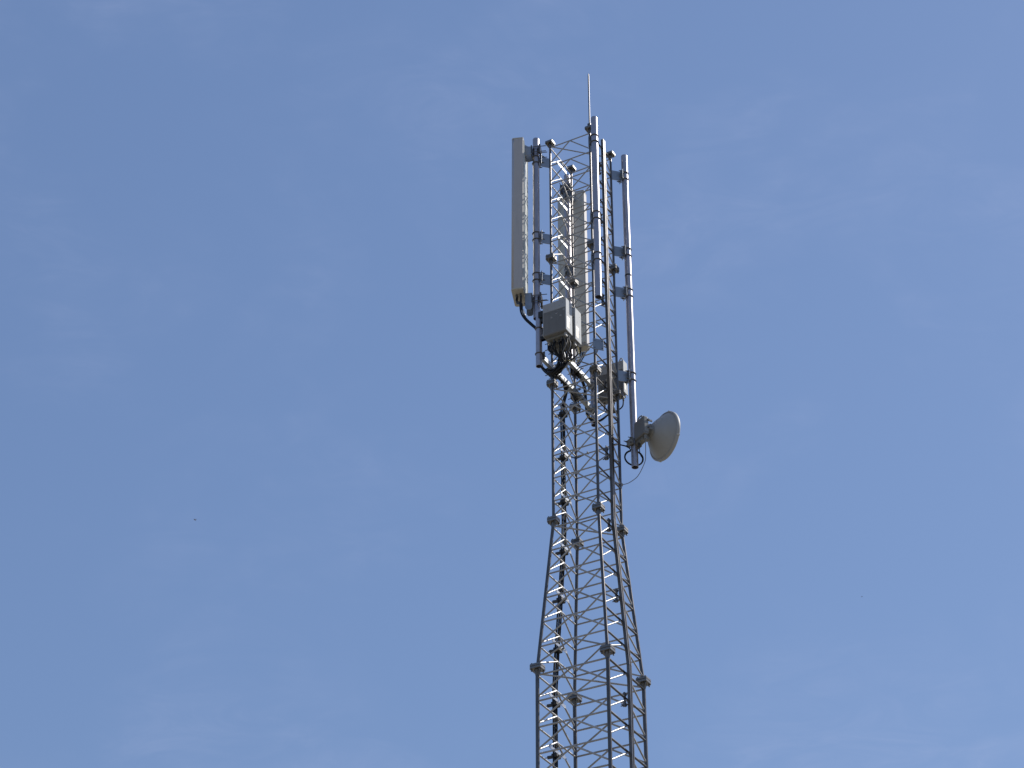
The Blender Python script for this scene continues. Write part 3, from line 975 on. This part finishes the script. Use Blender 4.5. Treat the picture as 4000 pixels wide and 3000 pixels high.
# jumpers: from the edge-on antenna down, round the short pipe, into a hanging loop and up to the radios
rj = random.Random(5)
outs = out1 + out2 + [o + ea * 0.022 + ez * 0.004 for o in out1[1:4] + out2[1:3]]
for i, oc in enumerate(outs):
    j = lambda s: rj.uniform(-s, s)
    src = con_l[i % 4]
    sp = [0.012 * ((i % 3) - 1), 0.011 * ((i // 3) % 4 - 1.5)]
    low = P3(-0.06 + sp[0] * 3 + j(0.02), -0.70 + sp[1] * 3, 16.440 + j(0.03) + 0.024 * (i % 3))
    right = P3(0.06 + j(0.045), -0.70 + sp[1] * 3 + j(0.02), 16.56 + j(0.05))
    left = P3(-0.175 + sp[0], -0.69 + sp[1] * 2, 16.53 + j(0.012))
    back = P3(-0.255 + sp[0], -0.665 + sp[1], 16.66)
    if i < 4:
        q1 = P3(-0.545 + sp[0], -0.67 + sp[1], 17.72)
        pts = [src, src - ez * 0.06, q1, P3(-0.532 + sp[0], -0.67 + sp[1], 17.58), P3(-0.48 + sp[0], -0.67 + sp[1], 17.46), P3(-0.40 + sp[0], -0.66 + sp[1], 17.35), P3(-0.325 + sp[0], -0.645 + sp[1], 17.24), P3(-0.285 + sp[0], -0.64 + sp[1], 17.05), P3(-0.275 + sp[0], -0.65 + sp[1], 16.85), back, left, low, right, oc - ez * 0.10 + ea * j(0.02), oc]
        cable('jumper_cable', pts, 0.0100, 'black', 'black jumper cable from the edge on antenna looping up into the finned radio units', 'antenna jumper cables', 8, 5)
    else:
        # power and fibre tails leave along the lower beam towards the riser
        pts = [oc, oc - ez * 0.10 + ea * j(0.02), right, low, P3(-0.16 + sp[0], -0.60 + sp[1] * 2, 16.56 + j(0.02)), P3(-0.235 + sp[0], -0.42 + sp[1], 16.70 + j(0.01)), P3(-0.245 + sp[0], -0.2 + sp[1], 16.735), P3(-0.25 + sp[0], 0.0 + sp[1], 16.745)]
        cable('radio_tail', pts, 0.0095, 'black', 'black cable hanging from the finned radio units onto the lower beam', 'cables under the finned radio units', 8, 5)
# tape wraps on the jumper bundle
for (q, dz) in ((P3(-0.515, -0.67, 17.55), 0.0), (P3(-0.29, -0.64, 17.02), 0.0)):
    pass
t0, t1 = P3(-0.536, -0.67, 17.62), P3(-0.506, -0.67, 17.515)
tag(rod('tape_wrap', t0, t1, 0.026, 'tape', None, 14), 'white tape wrapped round the jumper bundle under the edge on antenna', 'tape')
# straps on the hanging loop
lc = P3(-0.16, -0.68, 16.535)
tag(tube('cable_strap', [lc + (ez * math.cos(t) + eb * math.sin(t)) * 0.045 for t in [2 * math.pi * s / 16 for s in range(17)]], 0.005, 'rubber', None, 6, raw=True),
    'black strap holding the hanging cable loop below the finned radio units', 'strap')

# thin earth and grey leads under the radios
for i, (oc, dx) in enumerate(((out1[4], 0.02), (out2[4], 0.01), (out1[3], 0.03))):
    pts = [oc + ea * 0.02 + ez * 0.03, oc + ea * (0.03 + dx) - ez * 0.09, oc + ea * 0.01 - ez * 0.20, P3(0.09, -0.68, 16.62), P3(0.02, -0.60, 16.60)]
    cable('thin_lead', pts, 0.0042, 'greycable' if i != 1 else 'yellow', 'thin pale lead bowed out under the finned radio units' if i != 1 else 'thin yellow earth lead under the rearmost of the twin radio units',
          'thin leads under the radios' if i != 1 else None)

# two cables from the pale antenna's foot to the beam
for i in range(2):
    s = con_b[i + 1] if len(con_b) > 2 else con_b[i]
    pts = [s, s - ez * 0.05, P3(-0.255 - 0.03 * i, 0.52, 17.60), P3(-0.285 - 0.03 * i, 0.50, 17.50), P3(-0.345 - 0.03 * i, 0.50, 17.42), P3(-0.42 - 0.02 * i, 0.50, 17.36), P3(-0.40, 0.47, 17.26), P3(-0.33, 0.44, 17.16 - 0.01 * i)]
    cable('antenna_lead', pts, 0.0078, 'black', 'black cable sagging from the foot of the pale panel antenna', 'leads of the pale antenna')

# bundle of the lower radio unit: up the short pipe, round its foot, out to the connectors
rf_ = random.Random(9)
for i in range(5):
    j = lambda s: rf_.uniform(-s, s)
    ox, oy = 0.012 * ((i % 3) - 1), 0.012 * ((i // 3))
    oc = out3[i]
    pts = [P3(-0.26 + ox, 0.30 + oy, 17.13), P3(-0.30 + ox, 0.50 + oy, 17.16), P3(-0.335 + ox, 0.64 + oy, 17.14), P3(-0.345 + ox, 0.68 + oy, 17.02), P3(-0.340 + ox, 0.69 + oy, 16.86), P3(-0.315 + ox, 0.69 + oy, 16.72),
           P3(-0.24 + ox, 0.69 + oy, 16.615 + j(0.01)), P3(-0.12 + ox, 0.67 + oy, 16.590 + j(0.012)), P3(0.02 + ox, 0.64 + oy, 16.625 + j(0.015)), P3(0.12 + ox + j(0.03), 0.62 + oy, 16.63 + j(0.03)), oc - ez * 0.09 + ea * j(0.02), oc]
    cable('radio_jumper', pts, 0.0088, 'black', 'black cable looping under the short pipe to the radio unit with the lifting eye', 'cables of the radio unit with the lifting eye', 8, 5)
cable('earth_wire', [P3(-0.31, 0.60, 16.70), P3(-0.25, 0.60, 16.63), P3(-0.17, 0.60, 16.575), P3(-0.12, 0.60, 16.575), P3(-0.09, 0.61, 16.62)], 0.004, 'yellow', 'thin yellow earth wire along the looped bundle below the lower beam')

# cable ties spaced along the beam tails
for bb in (-0.33, -0.12):
    tag(box('cable_strap', P3(AB, bb, 16.762), (ea, eb, ez), (0.060, 0.012, 0.075), 'rubber', None, 0.004, 1), 'black strap lashing cables to the lower beam', 'strap', 'straps on the lower beam')

# ------------------------------------------------------------------ birds far off
def bird(name, px_dir, dist, span, yaw, label, m1, m2):
    c = EYE + Vector(px_dir).normalized() * dist
    root = empty(name, c, label, 'bird', 'birds far off in the sky')
    f = Vector((math.cos(R(yaw)), math.sin(R(yaw)), -0.15)).normalized()
    s = ez.cross(f).normalized()
    u = f.cross(s)
    L = span * 0.55
    prof = [(0.001, -L * 0.5), (L * 0.06, -L * 0.42), (L * 0.13, -L * 0.1), (L * 0.15, L * 0.1), (L * 0.10, L * 0.32), (L * 0.085, L * 0.42), (0.001, L * 0.52)]
    lathe('body', prof, c, f, m1, root, 14)
    for sd in (-1, 1):
        pts = [c + f * L * 0.2, c + f * L * 0.25 + s * sd * span * 0.22 + u * span * 0.10, c + f * L * 0.05 + s * sd * span * 0.5 - u * span * 0.02,
               c - f * L * 0.12 + s * sd * span * 0.24 + u * span * 0.07, c - f * L * 0.15]
        bm = bmesh.new()
        top = [bm.verts.new(p_ - c + u * 0.003) for p_ in pts]
        bot = [bm.verts.new(p_ - c - u * 0.003) for p_ in pts]
        bm.faces.new(top)
        bm.faces.new(bot[::-1])
        for i in range(5):
            bm.faces.new((top[i], bot[i], bot[(i + 1) % 5], top[(i + 1) % 5]))
        bmesh.ops.recalc_face_normals(bm, faces=bm.faces)
        me = bpy.data.meshes.new('wing')
        bm.to_mesh(me)
        bm.free()
        me.materials.append(M[m2])
        link('wing', me, Matrix.Translation(c), root)
    tail = [(-0.5, 0.10), (-0.5, -0.10), (-0.85, -0.18), (-0.85, 0.18)]
    prism('tail', [(x * L, y * L) for x, y in tail], 0.004, c, f, s, m2, root)
bird('bird', (-0.147, 0.849, 0.508), 95.0, 0.18, 150, 'small brown and dark bird flying in open sky, the larger of two specks', 'feather', 'darkfeather')
bird('bird', (0.162, 0.864, 0.477), 210.0, 0.20, 60, 'tiny dark speck of a bird in open sky, much smaller than the other', 'darkfeather', 'darkfeather')
